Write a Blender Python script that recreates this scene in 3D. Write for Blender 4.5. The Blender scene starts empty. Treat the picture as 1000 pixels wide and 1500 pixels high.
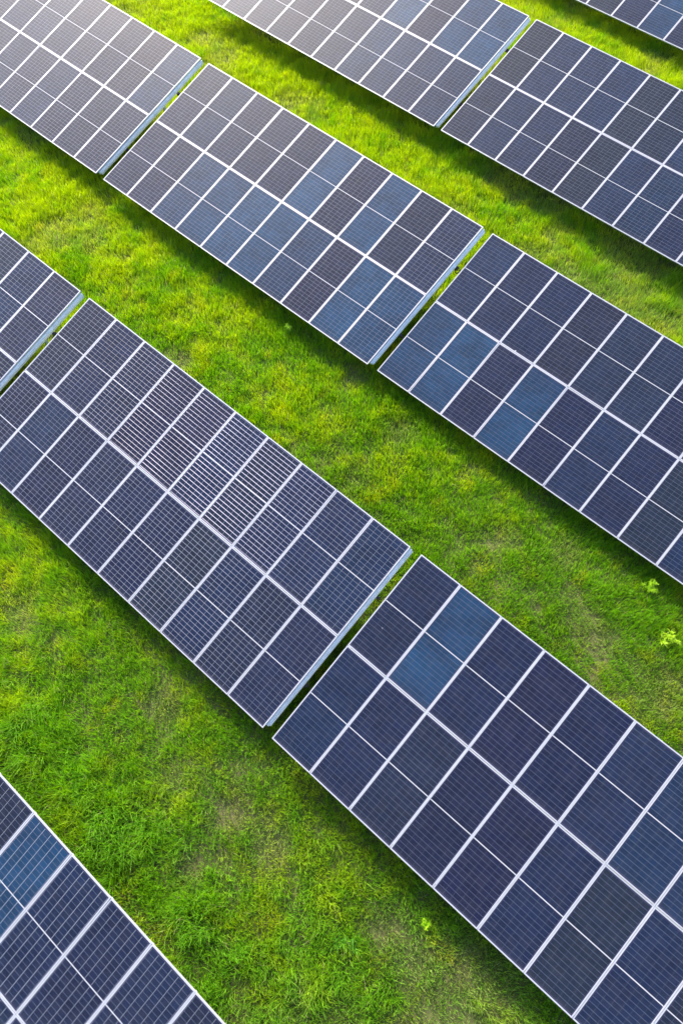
import bpy, bmesh, math
import numpy as np
from mathutils import Matrix, Vector
R = math.radians
sc = bpy.context.scene
COL = sc.collection

# ------------------------------------------------------------------ camera
cd = bpy.data.cameras.new('camera')
cam = bpy.data.objects.new('camera', cd); COL.objects.link(cam); sc.camera = cam
cd.sensor_fit = 'HORIZONTAL'; cd.sensor_width = 36.0; cd.lens = 39.6618
cd.clip_start = 0.1; cd.clip_end = 2000
rx = Vector((0.75274051, 0.65831528, 0.00164855))
uy = Vector((-0.59168369, 0.67544957, 0.44008895))
bz = Vector((0.28860377, -0.3322482, 0.89795267))
m = Matrix((rx, uy, bz)).transposed().to_4x4()
m.translation = Vector((17.9839, -14.38235, 16.65192))
cam.matrix_world = m
CAM = np.array(m.translation); RX, UY, BZ = np.array(rx), np.array(uy), np.array(bz)

# ------------------------------------------------------------------ sky and sun
SUN_EL, SUN_AZ = 30.0, -61.0           # azimuth clockwise from +Y
w = bpy.data.worlds.new("World"); sc.world = w; w.use_nodes = True
nt = w.node_tree
sky = nt.nodes.new('ShaderNodeTexSky'); sky.sky_type = 'NISHITA'; sky.sun_disc = False
sky.sun_elevation = R(SUN_EL); sky.sun_rotation = R(SUN_AZ % 360)
sky.air_density = 1.0; sky.dust_density = 2.0; sky.ozone_density = 1.0
nt.links.new(sky.outputs[0], nt.nodes['Background'].inputs[0])
nt.nodes['Background'].inputs[1].default_value = 0.15
sl = bpy.data.lights.new('sun', 'SUN'); sl.energy = 3.5; sl.angle = R(15); sl.color = (1.0, 0.90, 0.74)
so = bpy.data.objects.new('sun', sl); COL.objects.link(so)
sd = Vector((math.sin(R(SUN_AZ))*math.cos(R(SUN_EL)), math.cos(R(SUN_AZ))*math.cos(R(SUN_EL)), math.sin(R(SUN_EL))))
so.rotation_euler = sd.to_track_quat('Z', 'Y').to_euler()
so.location = (0, 0, 30)
sc.view_settings.view_transform = 'Standard'; sc.view_settings.look = 'None'
sc.view_settings.exposure = 1.72; sc.view_settings.gamma = 1.0

# ------------------------------------------------------------------ dimensions
W = 1.05            # column pitch of the modules
L = 2.46347         # row pitch of the modules up the slope
TILT = R(15.2)
CT, ST = math.cos(TILT), math.sin(TILT)
NC = 10
MW, ML = 1.040, 2.450
LOWZ = 0.8
# high left corner of every table (x, y, z)
TABLES = [
    ('C2', 0, 0, 2.062), ('C3', 10.764, 0.078, 1.958), ('D1', 4.39, -8.549, 2.0), ('D2', 15.189, -8.583, 2.13),
    ('B1', -4.404, 8.426, 2.122), ('B2', 6.362, 8.442, 2.114), ('A', 1.865, 17.249, 2.004),
    ('C1', -10.882, 0.038, 2.041), ('D0', -6.484, -8.531, 1.95), ('E', 8.876, -17.197, 2.132)]
TPOS = {n: (x, y, z) for n, x, y, z in TABLES}

# ------------------------------------------------------------------ node helpers
class NT:
    def __init__(s, name):
        s.m = bpy.data.materials.new(name); s.m.use_nodes = True
        s.t = s.m.node_tree; s.t.nodes.clear()
        s.out = s.n('ShaderNodeOutputMaterial')
    def n(s, typ, **k):
        x = s.t.nodes.new(typ)
        for a, b in k.items(): setattr(x, a, b)
        return x
    def set(s, sock, v):
        if v is None: return
        if hasattr(v, 'is_output') or isinstance(v, bpy.types.NodeSocket): s.t.links.new(v, sock)
        else: sock.default_value = v
    def math(s, op, a, b=None, c=None, clamp=False):
        x = s.n('ShaderNodeMath', operation=op, use_clamp=clamp)
        s.set(x.inputs[0], a); s.set(x.inputs[1], b); s.set(x.inputs[2], c)
        return x.outputs[0]
    def mix(s, f, a, b):
        x = s.n('ShaderNodeMix', data_type='RGBA'); s.set(x.inputs[0], f)
        s.set(x.inputs[6], a); s.set(x.inputs[7], b); return x.outputs[2]
    def mixf(s, f, a, b):
        x = s.n('ShaderNodeMix', data_type='FLOAT'); s.set(x.inputs[0], f)
        s.set(x.inputs[2], a); s.set(x.inputs[3], b); return x.outputs[0]
    def noise(s, vec, scale, detail=3, rough=.55):
        x = s.n('ShaderNodeTexNoise'); s.set(x.inputs['Vector'], vec)
        x.inputs['Scale'].default_value = scale; x.inputs['Detail'].default_value = detail
        x.inputs['Roughness'].default_value = rough
        return x.outputs['Fac']
    def ramp(s, f, lo, hi):
        x = s.n('ShaderNodeMapRange'); s.set(x.inputs[0], f)
        x.inputs[1].default_value = lo; x.inputs[2].default_value = hi; return x.outputs[0]

def simple(name, col, rough=.5, metal=0., nscale=0, namp=.1):
    g = NT(name)
    p = g.n('ShaderNodeBsdfPrincipled')
    c = (*col, 1)
    if nscale:
        tc = g.n('ShaderNodeTexCoord').outputs['Object']
        f = g.noise(tc, nscale)
        c = g.mix(g.ramp(f, .3, .7), (*[v*(1-namp) for v in col], 1), (*[min(1, v*(1+namp)) for v in col], 1))
    g.set(p.inputs['Base Color'], c)
    p.inputs['Roughness'].default_value = rough; p.inputs['Metallic'].default_value = metal
    g.t.links.new(p.outputs[0], g.out.inputs[0])
    return g.m

FRAME = simple('anodised_frame', (.42, .42, .46), .45, .25, 3, .05)
STEEL = simple('galvanised_steel', (.60, .64, .66), .5, .3, 9, .12)
DARKP = simple('black_plastic', (.02, .02, .02), .5, 0)
BACK = simple('white_backsheet', (.7, .7, .72), .6, 0)

# module cells: 6 columns x 24 half cells, white gaps, silver fingers and busbars under glass
def cell_material():
    g = NT('solar_cells')
    tc = g.n('ShaderNodeTexCoord').outputs['Object']
    sp = g.n('ShaderNodeSeparateXYZ'); g.set(sp.inputs[0], tc)
    X, Y = sp.outputs[0], sp.outputs[1]
    CW, BX = .160, .012
    hx = 3*CW                                             # half width of the cell field
    mid = .009                                            # half height of the white middle strip
    CH = (ML/2 - .026 - .020 - mid) / 12
    # across
    ux = g.math('DIVIDE', g.math('ADD', X, hx), CW)
    fx = g.math('FRACT', ux)
    dx = g.math('MULTIPLY', g.math('SUBTRACT', g.math('ABSOLUTE', g.math('SUBTRACT', fx, .5)), .5), -CW)   # distance to column gap
    ay = g.math('SUBTRACT', g.math('ABSOLUTE', Y), mid)
    uy_ = g.math('DIVIDE', ay, CH)
    fy = g.math('FRACT', uy_)
    dy = g.math('MULTIPLY', g.math('SUBTRACT', g.math('ABSOLUTE', g.math('SUBTRACT', fy, .5)), .5), -CH)
    # outside the cell field
    outx = g.math('GREATER_THAN', g.math('ABSOLUTE', X), hx+.001)
    outy = g.math('GREATER_THAN', uy_, 12.0)
    midm = g.math('LESS_THAN', ay, 0.0)
    border = g.math('MAXIMUM', outx, outy)
    white = midm
    GB = g.n('ShaderNodeAttribute', attribute_type='OBJECT', attribute_name='busbar').outputs['Fac']
    gapx = g.math('LESS_THAN', dx, .0026)
    gapy = g.math('LESS_THAN', dy, .0024)
    # busbars 9 per cell, running up the slope
    bb = g.math('FRACT', g.math('MULTIPLY', fx, 9.0))
    bus = g.math('LESS_THAN', g.math('ABSOLUTE', g.math('SUBTRACT', bb, .5)), .022)
    # per-module tint (own property of every module), slight cell-to-cell changes
    at = g.n('ShaderNodeAttribute', attribute_type='OBJECT', attribute_name='tint')
    at2 = g.n('ShaderNodeAttribute', attribute_type='OBJECT', attribute_name='shade')
    wn = g.n('ShaderNodeTexWhiteNoise', noise_dimensions='4D')
    cv = g.n('ShaderNodeCombineXYZ'); g.set(cv.inputs[0], g.math('FLOOR', ux)); g.set(cv.inputs[1], g.math('FLOOR', g.math('MULTIPLY', uy_, g.math('SIGN', Y))))
    g.set(wn.inputs['Vector'], cv.outputs[0]); g.set(wn.inputs['W'], at2.outputs['Fac'])
    geo = g.n('ShaderNodeNewGeometry').outputs['Position']
    soft = g.ramp(g.noise(geo, 1.6, 3), .3, .7)
    big = g.ramp(g.noise(geo, .55, 2), .3, .7)
    tf = g.math('MULTIPLY', at.outputs['Fac'], g.math('ADD', .55, g.math('MULTIPLY', big, .55)))
    dark = g.mix(tf, (.0036, .0050, .022, 1), (.006, .033, .078, 1))
    purple = g.mix(at2.outputs['Fac'], dark, g.mix(.5, dark, (.011, .009, .023, 1)))
    at3 = g.n('ShaderNodeAttribute', attribute_type='OBJECT', attribute_name='charcoal')
    purple = g.mix(at3.outputs['Fac'], purple, (.0065, .0100, .0165, 1))
    k = g.math('ADD', .72, g.math('ADD', g.math('MULTIPLY', wn.outputs['Value'], .28), g.math('MULTIPLY', soft, .35)))
    vm = g.n('ShaderNodeVectorMath', operation='SCALE'); g.set(vm.inputs[0], purple); g.set(vm.inputs[3], k)
    cell = vm.outputs[0]
    cell = g.mix(bus, cell, (.05, .055, .08, 1))
    col = g.mix(gapx, cell, g.mix(GB, (.026, .034, .055, 1), (.34, .36, .42, 1)))
    col = g.mix(gapy, col, g.mix(g.math('MULTIPLY', g.math('MULTIPLY', GB, 2.5, clamp=True), g.math('LESS_THAN', GB, .55)), (.070, .082, .12, 1), (.15, .17, .22, 1)))
    col = g.mix(border, col, (.018, .018, .050, 1))
    spot = g.n('ShaderNodeTexVoronoi', feature='F1'); g.set(spot.inputs['Vector'], g.n('ShaderNodeNewGeometry').outputs['Position']); spot.inputs['Scale'].default_value = .9
    sps = g.n('ShaderNodeSeparateColor'); g.set(sps.inputs[0], spot.outputs['Color'])
    drop = g.math('LESS_THAN', spot.outputs['Distance'], g.math('MULTIPLY', g.math('GREATER_THAN', sps.outputs[0], .72), .020))
    col = g.mix(g.math('MULTIPLY', drop, .7), col, (.45, .45, .43, 1))
    col = g.mix(white, col, (.36, .36, .39, 1))
    GLINT_FAC = g.n('ShaderNodeAttribute', attribute_type='OBJECT', attribute_name='glint').outputs['Fac']
    # sun glints put in as glossy stripes on the row gaps, set per module
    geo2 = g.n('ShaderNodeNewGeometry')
    wd = g.math('MULTIPLY', g.mixf(GLINT_FAC, .003, .0080), g.math('ADD', .55, g.math('MULTIPLY', g.ramp(g.noise(g.n('ShaderNodeNewGeometry').outputs['Position'], 1.1, 2), .3, .7), .6)))
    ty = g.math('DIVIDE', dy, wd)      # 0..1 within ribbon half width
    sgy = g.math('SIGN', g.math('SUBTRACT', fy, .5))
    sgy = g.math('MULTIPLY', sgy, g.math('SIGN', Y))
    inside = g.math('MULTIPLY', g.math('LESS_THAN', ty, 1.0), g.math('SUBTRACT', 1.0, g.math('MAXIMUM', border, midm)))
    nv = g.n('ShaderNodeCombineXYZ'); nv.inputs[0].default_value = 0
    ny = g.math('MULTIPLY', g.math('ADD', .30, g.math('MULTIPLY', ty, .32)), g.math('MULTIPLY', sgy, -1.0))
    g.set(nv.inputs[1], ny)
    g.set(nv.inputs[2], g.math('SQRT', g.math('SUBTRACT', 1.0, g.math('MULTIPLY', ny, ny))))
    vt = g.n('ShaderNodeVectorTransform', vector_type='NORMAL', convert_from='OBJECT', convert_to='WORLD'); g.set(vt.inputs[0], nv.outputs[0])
    glint_sh = g.n('ShaderNodeBsdfGlossy'); glint_sh.inputs['Color'].default_value = (.66, .63, .78, 1); glint_sh.inputs['Roughness'].default_value = .38
    g.set(glint_sh.inputs['Normal'], vt.outputs[0])
    glint_mix = g.n('ShaderNodeAttribute', attribute_type='OBJECT', attribute_name='glint').outputs['Fac']
    # glass over cells
    p = g.n('ShaderNodeBsdfPrincipled')
    g.set(p.inputs['Base Color'], col)
    p.inputs['Roughness'].default_value = .45; p.inputs['Specular IOR Level'].default_value = .12
    p.inputs['IOR'].default_value = 1.33
    p.inputs['Coat Weight'].default_value = 1.0; p.inputs['Coat Roughness'].default_value = .05; p.inputs['Coat IOR'].default_value = 1.27
    # dust film: faint greyish scatter, denser toward each module's low edge
    dust = g.n('ShaderNodeBsdfDiffuse'); dust.inputs[0].default_value = (.45, .42, .42, 1)
    low = g.ramp(Y, -ML/2+.16, -ML/2+.02)
    dfac = g.math('ADD', .004, g.math('ADD', g.math('MULTIPLY', low, .02), g.math('MULTIPLY', g.ramp(g.noise(geo, 5, 5, .7), .45, .8), .022)))
    s1 = g.n('ShaderNodeMixShader'); g.set(s1.inputs[0], dfac); g.t.links.new(p.outputs[0], s1.inputs[1]); g.t.links.new(dust.outputs[0], s1.inputs[2])
    s2 = g.n('ShaderNodeMixShader'); g.set(s2.inputs[0], g.math('MULTIPLY', inside, g.math('MULTIPLY', glint_mix, .40))); g.t.links.new(s1.outputs[0], s2.inputs[1]); g.t.links.new(glint_sh.outputs[0], s2.inputs[2])
    g.t.links.new(s2.outputs[0], g.out.inputs[0])
    return g.m
CELLS = cell_material()

# ------------------------------------------------------------------ mesh helpers
def box(bm, x0, x1, y0, y1, z0, z1, M=None):
    vs = [bm.verts.new((x, y, z)) for x in (x0, x1) for y in (y0, y1) for z in (z0, z1)]
    if M is not None:
        for v in vs: v.co = M @ v.co
    for f in ((0, 1, 3, 2), (4, 6, 7, 5), (0, 4, 5, 1), (2, 3, 7, 6), (0, 2, 6, 4), (1, 5, 7, 3)):
        bm.faces.new([vs[i] for i in f])
def tube(bm, pts, r, n=8):
    rings = []
    for i, p in enumerate(pts):
        p = Vector(p); d = (Vector(pts[min(i+1, len(pts)-1)]) - Vector(pts[max(i-1, 0)])).normalized()
        a = d.cross(Vector((0, 0, 1)) if abs(d.z) < .9 else Vector((1, 0, 0))).normalized(); b = d.cross(a)
        rings.append([bm.verts.new(p + (a*math.cos(t)+b*math.sin(t))*r) for t in [2*math.pi*k/n for k in range(n)]])
    for A, B in zip(rings, rings[1:]):
        for k in range(n): bm.faces.new((A[k], A[(k+1) % n], B[(k+1) % n], B[k]))
    bm.faces.new(rings[0][::-1]); bm.faces.new(rings[-1])
def link(name, bm, mat, parent=None, bevel=0):
    if bevel: bmesh.ops.bevel(bm, geom=bm.edges[:], offset=bevel, segments=1, affect='EDGES')
    bmesh.ops.recalc_face_normals(bm, faces=bm.faces[:])
    me = bpy.data.meshes.new(name); bm.to_mesh(me); bm.free(); me.materials.append(mat)
    o = bpy.data.objects.new(name, me); COL.objects.link(o); o.parent = parent
    return o
def tag(o, **k):
    for a, b in k.items(): o[a] = b

# ------------------------------------------------------------------ one solar module (frame > cell sheet), origin at its centre, top at z = 0
def module_meshes():
    bm = bmesh.new(); t = .024; hw, hl, d = MW/2, ML/2, .036
    box(bm, -hw, hw, -hl, -hl+t, -d, 0); box(bm, -hw, hw, hl-t, hl, -d, 0)
    box(bm, -hw, -hw+t, -hl+t, hl-t, -d, 0); box(bm, hw-t, hw, -hl+t, hl-t, -d, 0)
    fr = link('solar_module', bm, FRAME)
    bm = bmesh.new(); e = t - .001
    box(bm, -hw+e, hw-e, -hl+e, hl-e, -.010, -.004)
    gl = link('cell_sheet', bm, CELLS)
    bm = bmesh.new(); box(bm, -.09, .09, hl-.36, hl-.20, -.030, -.0105)
    jb = link('junction_box', bm, DARKP)
    return fr, gl, jb
FR, GL, JB = module_meshes()
for o in (FR, GL, JB): COL.objects.unlink(o)

rng = np.random.default_rng(7)
# blue modules seen in the photo: table -> {(column, row 0 = upper, 1 = lower): (tint, shade)}
SPECIAL = {
    'C2': {(5,0):(1,0), (7,0):(.95,0), (2,1):(.6,0), (3,1):(.8,0), (4,1):(.95,0), (5,1):(.95,0), (8,1):(1,0), (9,1):(.8,0), (6,1):(.55,0),
           (6,0):(.08,0), (8,0):(.12,.2), (2,0):(.12,.1), (3,0):(.14,.1), (0,0):(.18,.6), (0,1):(.2,.5), (1,1):(.2,.6), (7,1):(.08,.4)},
    'C3': {(0,1):(.75,0), (1,1):(.9,0), (3,1):(.8,0), (3,0):(.12,.8), (4,1):(.04,0), (2,1):(.1,.2)},
    'D1': {(4,0):(.08,.7), (5,0):(.2,.1), (9,0):(.22,0), (9,1):(.15,.5), (2,1):(.02,.3), (3,1):(.15,.5), (5,1):(.08,0), (7,1):(.17,0)},
    'D2': {(1,0):(.8,0), (0,0):(.12,0), (0,1):(.22,0), (6,0):(.35,0), (4,0):(.05,0), (5,0):(.2,.3), (6,1):(.22,.2), (4,1):(.0,.2), (7,0):(.35,.1)},
    'B1': {(9,0):(.9,0), (8,0):(.75,0), (6,0):(.8,0), (7,0):(.1,.7), (9,1):(.25,.1), (5,1):(.2,.3), (3,0):(.5,0)},
    'B2': {(0,0):(.12,.4), (1,0):(.3,.2), (3,0):(.3,.1), (4,0):(.2,.3), (5,0):(.22,0), (3,1):(.1,.5)},
    'E': {(4,0):(.75,0), (5,0):(.15,.1), (6,0):(.1,.3), (7,0):(.2,.6), (4,1):(.3,0)},
    'A': {(6,1):(.75,0), (5,1):(.2,.4), (7,1):(.1,0)},
    'C1': {(9,0):(.55,.2), (6,0):(.3,.9), (9,1):(.2,.6), (7,1):(.2,.8), (8,0):(.05,.8)},
    'D0': {(9,0):(.12,.7), (9,1):(.08,.6)},
}
LABELS = {
    'C2': 'uncut solar table above the middle of the picture with many bright blue modules',
    'C3': 'solar table cut by the right edge, with two blue modules at its lower left corner',
    'D1': 'big solar table across the left middle, glinting white lines over its upper modules',
    'D2': 'big dark navy solar table in the lower right corner, one upper module blue',
    'B1': 'solar table at the top middle whose right end has bright blue upper modules',
    'B2': 'dark solar table in the upper right whose left end meets bright blue modules',
    'A': 'solar table cut off by the top right corner, only its lower edge in sight',
    'C1': 'pale greyish solar table in the top left corner, nearest to the sun',
    'D0': 'solar table peeking in at the left edge, only three upper modules in sight',
    'E': 'solar table in the bottom left corner with thin bright lines running up its modules'}

# strength of the painted sun glint stripes, chosen module by module
GLINT = {('D1', 1, 0): .20, ('D1', 9, 0): .16, ('D1', 9, 1): .14, ('D1', 3, 1): .16, ('D1', 2, 0): .34, ('D1', 3, 0): .55, ('D1', 4, 0): .75, ('D1', 5, 0): .95, ('D1', 6, 0): 1.0, ('D1', 7, 0): .8, ('D1', 8, 0): .45,
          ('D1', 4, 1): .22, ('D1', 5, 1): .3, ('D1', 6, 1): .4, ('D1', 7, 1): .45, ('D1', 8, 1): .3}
def solar_table(name):
    ox, oy, oz = TPOS[name]
    root = bpy.data.objects.new('solar_table', None); COL.objects.link(root)
    lowy = -2*L*CT
    oz -= .15
    root.location = (ox + NC*W/2, oy + lowy/2, 0)
    tag(root, label=LABELS[name], category='solar table', group='tables of solar panels in rows on the grass')
    # slope frame: origin = high left corner, +y up the slope
    S = Matrix.Translation((-NC*W/2, -lowy/2, oz)) @ Matrix.Rotation(TILT, 4, 'X')
    sp = SPECIAL.get(name, {})
    for r in (0, 1):
        for c in range(NC):
            M = S @ Matrix.Translation((c*W + W/2, -(r*L + L/2), 0))
            M = M @ Matrix.Rotation(R(float(rng.normal(0, .12))), 4, 'X') @ Matrix.Rotation(R(float(rng.normal(0, .15))), 4, 'Y')
            f = FR.copy(); COL.objects.link(f); f.parent = root; f.matrix_local = M
            g_ = GL.copy(); COL.objects.link(g_); g_.parent = f
            t, s = sp.get((c, r), (float(np.clip(rng.normal({'C2': .34, 'C3': .22, 'B1': .30, 'B2': .26, 'C1': .2, 'A': .3}.get(name, .09), .09), 0, .6)), float(np.clip(rng.normal(.2, .25), 0, 1))))
            g_['tint'] = float(t); g_['shade'] = float(s)
            g_['charcoal'] = float(np.clip(rng.normal(-.1, .45), 0, .7)) if t < .5 else 0.0
            g_['busbar'] = float(np.clip({'E': .95, 'D1': .34, 'D0': .34, 'C1': .3, 'B1': .3, 'C2': .2, 'B2': .12}.get(name, .06)*rng.uniform(.6, 1.3), 0, 1))
            g_['glint'] = GLINT.get((name, c, r), .10)
    # rails up the slope under each seam, end rails stick out past the frames
    LL = 2*L
    for k in range(NC+1):
        bm = bmesh.new(); x = k*W
        if k == NC:
            box(bm, x-.004, x+.050, -LL+.10, -.03, -.125, -.048, S)       # end channel: top flange
            box(bm, x+.0505, x+.082, -LL+.13, -.05, -.150, -.078, S)
        elif k == 0: box(bm, x+.02, x+.07, -LL+.10, -.03, -.10, -.040, S)
        else: box(bm, x-.022, x+.022, -LL+.10, -.03, -.10, -.040, S)
        link('end_rail' if k in (0, NC) else 'rail', bm, STEEL, root)
    for v in (.52, 1.50):
        bm = bmesh.new(); box(bm, .06, NC*W-.02, -v*L-.04, -v*L+.04, -.24, -.1505, S)
        link('purlin', bm, STEEL, root)
        for k in (.8, 3.6, 6.4, 9.2):
            p = S @ Vector((k*W, -v*L, -.24))
            bm = bmesh.new(); box(bm, p.x-.05, p.x+.05, p.y-.04, p.y+.04, -.3, p.z+.01); link('post', bm, STEEL, root)
        # cable loop and clamp at the right end of the purlin
        bm = bmesh.new(); x = NC*W
        box(bm, x+.03, x+.14, -v*L-.035, -v*L+.035, -.235, -.165, S)
        for q in range(5):
            a = rng.uniform(-.08, .08, 6)
            P0 = Vector((x+.05, -v*L+a[0]*.4, -.19))
            pts = [S @ (P0 + Vector((t*(.13+a[1]), math.sin(t*3)*a[2]*1.1, -.10*math.sin(t*math.pi)+a[3]*t))) for t in np.linspace(0, 1, 7)]
            tube(bm, pts, .007, 5)
        link('cable_bundle', bm, DARKP, root)
    return root
for n in TPOS: solar_table(n)

# ------------------------------------------------------------------ value noise
def vnoise(x, y, s, seed):
    x = x/s + 1000; y = y/s + 1000
    xi = np.floor(x).astype(np.int64); yi = np.floor(y).astype(np.int64)
    fx = x-xi; fy = y-yi; fx = fx*fx*(3-2*fx); fy = fy*fy*(3-2*fy)
    def h(a, b):
        n = (a*374761393 + b*668265263 + seed*974711) & 0x7fffffff
        n = ((n ^ (n >> 13))*1274126177) & 0x7fffffff
        n = (n ^ (n >> 16)) & 0xffff
        return n/65535.0
    return (h(xi, yi)*(1-fx)+h(xi+1, yi)*fx)*(1-fy)+(h(xi, yi+1)*(1-fx)+h(xi+1, yi+1)*fx)*fy
def fbm(x, y, s, seed, o=3):
    t = 0; a = 1; n = 0
    for i in range(o):
        t = t + a*vnoise(x, y, s/2**i, seed+i*17); n += a; a *= .55
    return t/n

# ------------------------------------------------------------------ ground
def ground():
    g = NT('soil')
    p = g.n('ShaderNodeBsdfPrincipled'); p.inputs['Roughness'].default_value = .95; p.inputs['Specular IOR Level'].default_value = .1
    geo = g.n('ShaderNodeNewGeometry').outputs['Position']
    f1 = g.ramp(g.noise(geo, .5, 5, .6), .35, .65); f2 = g.ramp(g.noise(geo, 14, 6, .7), .3, .7)
    c = g.mix(f1, (.085, .12, .022, 1), (.17, .15, .075, 1))
    c = g.mix(f2, g.mix(.5, c, (.035, .06, .01, 1)), c)
    g.set(p.inputs['Base Color'], c)
    b = g.n('ShaderNodeBump'); b.inputs['Strength'].default_value = .6; b.inputs['Distance'].default_value = .04
    g.set(b.inputs['Height'], g.noise(geo, 20, 6, .7)); g.t.links.new(b.outputs[0], p.inputs['Normal'])
    g.t.links.new(p.outputs[0], g.out.inputs[0])
    bm = bmesh.new()
    n = 60; xs = [7 + (abs(i-n)/n)**3*math.copysign(600, i-n) for i in range(2*n+1)]
    ys = [-2 + (abs(i-n)/n)**3*math.copysign(600, i-n) for i in range(2*n+1)]
    V = [[bm.verts.new((x, y, 0)) for y in ys] for x in xs]
    for i in range(2*n):
        for j in range(2*n): bm.faces.new((V[i][j], V[i+1][j], V[i+1][j+1], V[i][j+1]))
    o = link('ground', bm, g.m); tag(o, kind='structure')
ground()

# ------------------------------------------------------------------ grass
def leaf_material(name, trans=.45, rough=.55):
    g = NT(name)
    at = g.n('ShaderNodeAttribute', attribute_type='GEOMETRY', attribute_name='leaf_colour')
    d = g.n('ShaderNodeBsdfPrincipled'); g.set(d.inputs['Base Color'], at.outputs['Color'])
    d.inputs['Roughness'].default_value = rough; d.inputs['Specular IOR Level'].default_value = .25
    t = g.n('ShaderNodeBsdfTranslucent')
    hs = g.n('ShaderNodeHueSaturation'); hs.inputs['Hue'].default_value = .49; hs.inputs['Saturation'].default_value = 1.1; hs.inputs['Value'].default_value = 1.25
    g.set(hs.inputs['Color'], at.outputs['Color']); g.t.links.new(hs.outputs[0], t.inputs[0])
    s = g.n('ShaderNodeMixShader'); s.inputs[0].default_value = trans
    g.t.links.new(d.outputs[0], s.inputs[1]); g.t.links.new(t.outputs[0], s.inputs[2])
    g.t.links.new(s.outputs[0], g.out.inputs[0])
    return g.m
GRASS = leaf_material('grass_blades')

def blades_mesh(name, px, py, pz, h, wd, ang, lean, la, col, mat):
    """blade = quad + tip triangle; ang = facing, la = lean direction, lean = horizontal tip offset / h"""
    N = len(px)
    ax, ay = np.cos(ang)*wd/2, np.sin(ang)*wd/2
    lx, ly = np.cos(la)*lean*h, np.sin(la)*lean*h
    hz = h/np.sqrt(1+lean**2*.7)
    v = np.empty((N, 5, 3), np.float32)
    v[:, 0] = np.stack([px-ax, py-ay, pz], 1); v[:, 1] = np.stack([px+ax, py+ay, pz], 1)
    mx, my, mz = px+lx*.32, py+ly*.32, pz+hz*.6
    v[:, 2] = np.stack([mx+ax*.85, my+ay*.85, mz], 1); v[:, 3] = np.stack([mx-ax*.85, my-ay*.85, mz], 1)
    v[:, 4] = np.stack([px+lx, py+ly, pz+hz], 1)
    me = bpy.data.meshes.new(name)
    me.vertices.add(N*5); me.vertices.foreach_set('co', v.ravel())
    b = (np.arange(N)*5)[:, None]
    loops = np.concatenate([b+0, b+1, b+2, b+3, b+3, b+2, b+4], 1).astype(np.int32)
    me.loops.add(N*7); me.loops.foreach_set('vertex_index', loops.ravel())
    st = np.stack([np.arange(N)*7, np.arange(N)*7+4], 1).astype(np.int32)
    me.polygons.add(N*2); me.polygons.foreach_set('loop_start', st.ravel())
    me.update(calc_edges=True)
    a = me.attributes.new('leaf_colour', 'FLOAT_COLOR', 'POINT')
    c = np.ones((N, 5, 4), np.float32); c[:, :, :3] = col[:, None, :]
    a.data.foreach_set('color', c.ravel())
    me.materials.append(mat)
    return me

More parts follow.
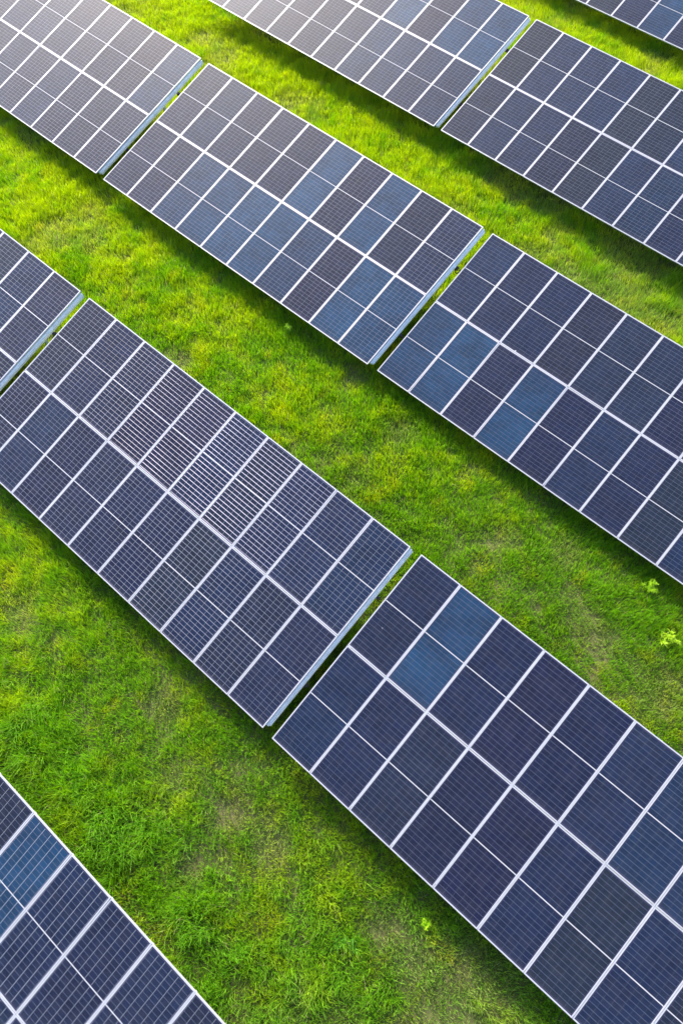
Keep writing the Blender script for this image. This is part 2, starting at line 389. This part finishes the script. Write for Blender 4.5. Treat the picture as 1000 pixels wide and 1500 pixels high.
# worn, straw coloured spots seen in the photo
WORN = [(15.5, -14.9, .55), (16.5, -14.8, .5), (21.1, -14.1, 1.0), (20.2, -14.5, .6), (6.35, -7.75, .55), (-2.1, 2.4, .7), (-3.4, 2.6, .6), (20.9, -6.8, .8),
        (12.2, -5.5, .5), (17.4, -5.5, .45), (13.6, 2.8, .4), (16.0, -6.3, .5), (12.8, -14.3, .5), (19.2, -14.4, .5), (0.9, 1.6, .35), (15.6, -16.2, .4), (10.2, -4.9, .4)]
def build_grass():
    r = np.random.default_rng(11)
    N = 7500000
    x = r.uniform(-17, 31, N); y = r.uniform(-27, 24, N)
    P = np.stack([x, y, np.full(N, .1)], 1) - CAM
    dz = -(P@BZ); sx = (P@RX)/dz*1.1017+.5; sy = .75-(P@UY)/dz*1.1017
    keep = (sx > -.07) & (sx < 1.07) & (sy > -.05) & (sy < 1.55)
    # thin out deep under the tables, where little light falls and no view reaches
    for n, (tx, ty, tz) in TPOS.items():
        inn = (x > tx+1.0) & (x < tx+NC*W-1.0) & (y < ty-2.2) & (y > ty-2*L*CT+.9)
        keep &= ~(inn & (r.random(N) < .85))
        inn = (x > tx+.4) & (x < tx+NC*W-.4) & (y < ty-.6) & (y > ty-2*L*CT+.4)
        keep &= ~(inn & (r.random(N) < .5))
    x, y = x[keep], y[keep]; N = len(x); keep = np.ones(N, bool)
    dens = fbm(x, y, 2.6, 3, 3)                       # tall or short areas
    dry = .5*np.clip((fbm(x, y, 1.9, 21, 4)-.56)/.16, 0, 1)   # worn, straw coloured spots
    wn1 = .55+.9*fbm(x, y, .5, 77, 3); wn2 = .35+.45*vnoise(x, y, .12, 78)
    for wx, wy, wr in WORN:
        e = np.hypot(x-wx, y-wy)/(wr*wn1)
        dry = np.maximum(dry, np.clip(1.5-e*1.2, 0, 1)*wn2)
    clump = fbm(x, y, .34, 5, 2)
    keep &= r.random(N) < np.clip(.60+.55*(clump-.35)*2, .12, 1)*(1-.45*dry)
    x, y, dens, dry, clump = [a[keep] for a in (x, y, dens, dry, clump)]
    N = len(x)
    print('blades', N)
    h = (.07+.16*dens+.08*clump)*r.uniform(.5, 1.35, N)*(1-.62*dry)
    dist = (y - -17.197)*1.0
    lush = np.exp(-((dist-.55)/.8)**2)*(x < 20)*np.clip(fbm(x, y, .6, 91, 2)*1.6-.3, 0, 1)
    h = h*(1+.9*lush)
    wd = r.uniform(.006, .013, N)*(1+.3*lush)
    la = fbm(x, y, .9, 9, 3)*4*math.pi*1.2 + r.normal(0, 1.3, N)
    rough = np.clip((-y-9)/8, 0, 1)                   # wind-tangled, softer grass in the nearest strip
    lean = np.abs(r.normal(.25, .22, N)) + rough*.45*r.random(N)
    ang = r.uniform(0, math.pi, N)
    hue = fbm(x, y, 1.3, 31, 3); hue2 = fbm(x, y, .28, 41, 2)
    lime = np.array([.34, .50, .010]); deep = np.array([.16, .38, .014]); yel = np.array([.50, .50, .03]); straw = np.array([.34, .31, .16])
    f = np.clip((hue-.5)*2.2+np.clip((6-x)/20+(y+6)/40, -.45, .45)+(hue2-.5)*1.5+.5+r.normal(0, .16, N), 0, 1)[:, None]  # position term paints the warm far-left flare into the blade colour
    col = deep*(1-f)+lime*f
    yf = np.clip((fbm(x, y, .5, 51, 2)-.66)*2.5, 0, .6)[:, None]*(r.random(N) < .6)[:, None]
    col = col*(1-yf)+yel*yf
    lf = (lush*.6)[:, None]; col = col*(1-lf)+np.array([.16, .42, .03])*lf
    d = (np.clip(dry*.75, 0, 1)*(r.random(N) < .75) + (r.random(N) < .03)*.8).clip(0, 1)[:, None]
    col = col*(1-d)+straw*d
    col = col*r.uniform(.76, 1.15, N)[:, None]
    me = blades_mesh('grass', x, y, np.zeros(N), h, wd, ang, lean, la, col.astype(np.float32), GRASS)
    o = bpy.data.objects.new('grass', me); COL.objects.link(o)
    tag(o, label='bright green meadow grass between the rows of panels', category='grass', kind='stuff')
build_grass()

# ------------------------------------------------------------------ weeds standing out of the grass
def weed(x, y, h, spread, col, label, seed, n=150, lw=.03, ll=.09):
    r = np.random.default_rng(seed)
    root = bpy.data.objects.new('weed_plant', None); COL.objects.link(root); root.location = (x, y, 0)
    tag(root, label=label, category='plant', group='light green weeds in the grass')
    bm = bmesh.new(); tips = []
    for k in range(9):
        a = r.uniform(0, 2*math.pi); s = spread*math.sqrt(r.random()); hh = h*r.uniform(.6, 1)*(1-.3*(s/spread)**2)
        pts = [(0, 0, 0), (math.cos(a)*s*.4, math.sin(a)*s*.4, hh*.5), (math.cos(a)*s, math.sin(a)*s, hh)]
        tube(bm, pts, .006, 5); tips.append(pts)
    link('stem', bm, simple('weed_stem', (.12, .2, .03), .6), root)
    q = r.integers(0, 9, n); t = r.uniform(.15, 1.05, n)
    T = np.array(tips)[q]
    p = np.where(t[:, None] < .5, T[:, 0]*(1-2*t[:, None])+T[:, 1]*2*t[:, None], T[:, 1]*(2-2*t[:, None])+T[:, 2]*(2*t[:, None]-1))
    c = np.array(col)*r.uniform(.7, 1.2, n)[:, None]
    me = blades_mesh('leaves', p[:, 0], p[:, 1], p[:, 2], r.uniform(.6, 1.2, n)*ll, r.uniform(.7, 1.2, n)*lw,
                     r.uniform(0, math.pi, n), r.uniform(.5, 1.8, n), r.uniform(0, 2*math.pi, n), c.astype(np.float32), GRASS)
    o = bpy.data.objects.new('leaves', me); COL.objects.link(o); o.parent = root
LIME = (.33, .56, .02)
weed(19.37, -5.09, .50, .17, LIME, 'upright lime green weed in the shade beside the low edge of the right table', 1, 700, .016, .055)
weed(20.38, -5.85, .30, .22, (.42, .62, .03), 'round yellow green weed on a worn patch near the right edge', 2, 420, .022, .075)
weed(19.71, -13.87, .26, .12, (.42, .68, .02), 'small lime weed below the big dark lower right table', 3, 380, .017, .05)
weed(7.89, -5.04, .45, .10, (.26, .50, .02), 'slim pale green weed below the central table', 4, 300, .014, .05)
weed(3.54, 3.57, .26, .14, (.30, .52, .02), 'small green weed below the top middle table', 5, 250, .014, .05)
weed(18.83, -15.1, .20, .24, (.12, .34, .02), 'low dark green tuft below the big lower right table', 7, 300, .018, .10)
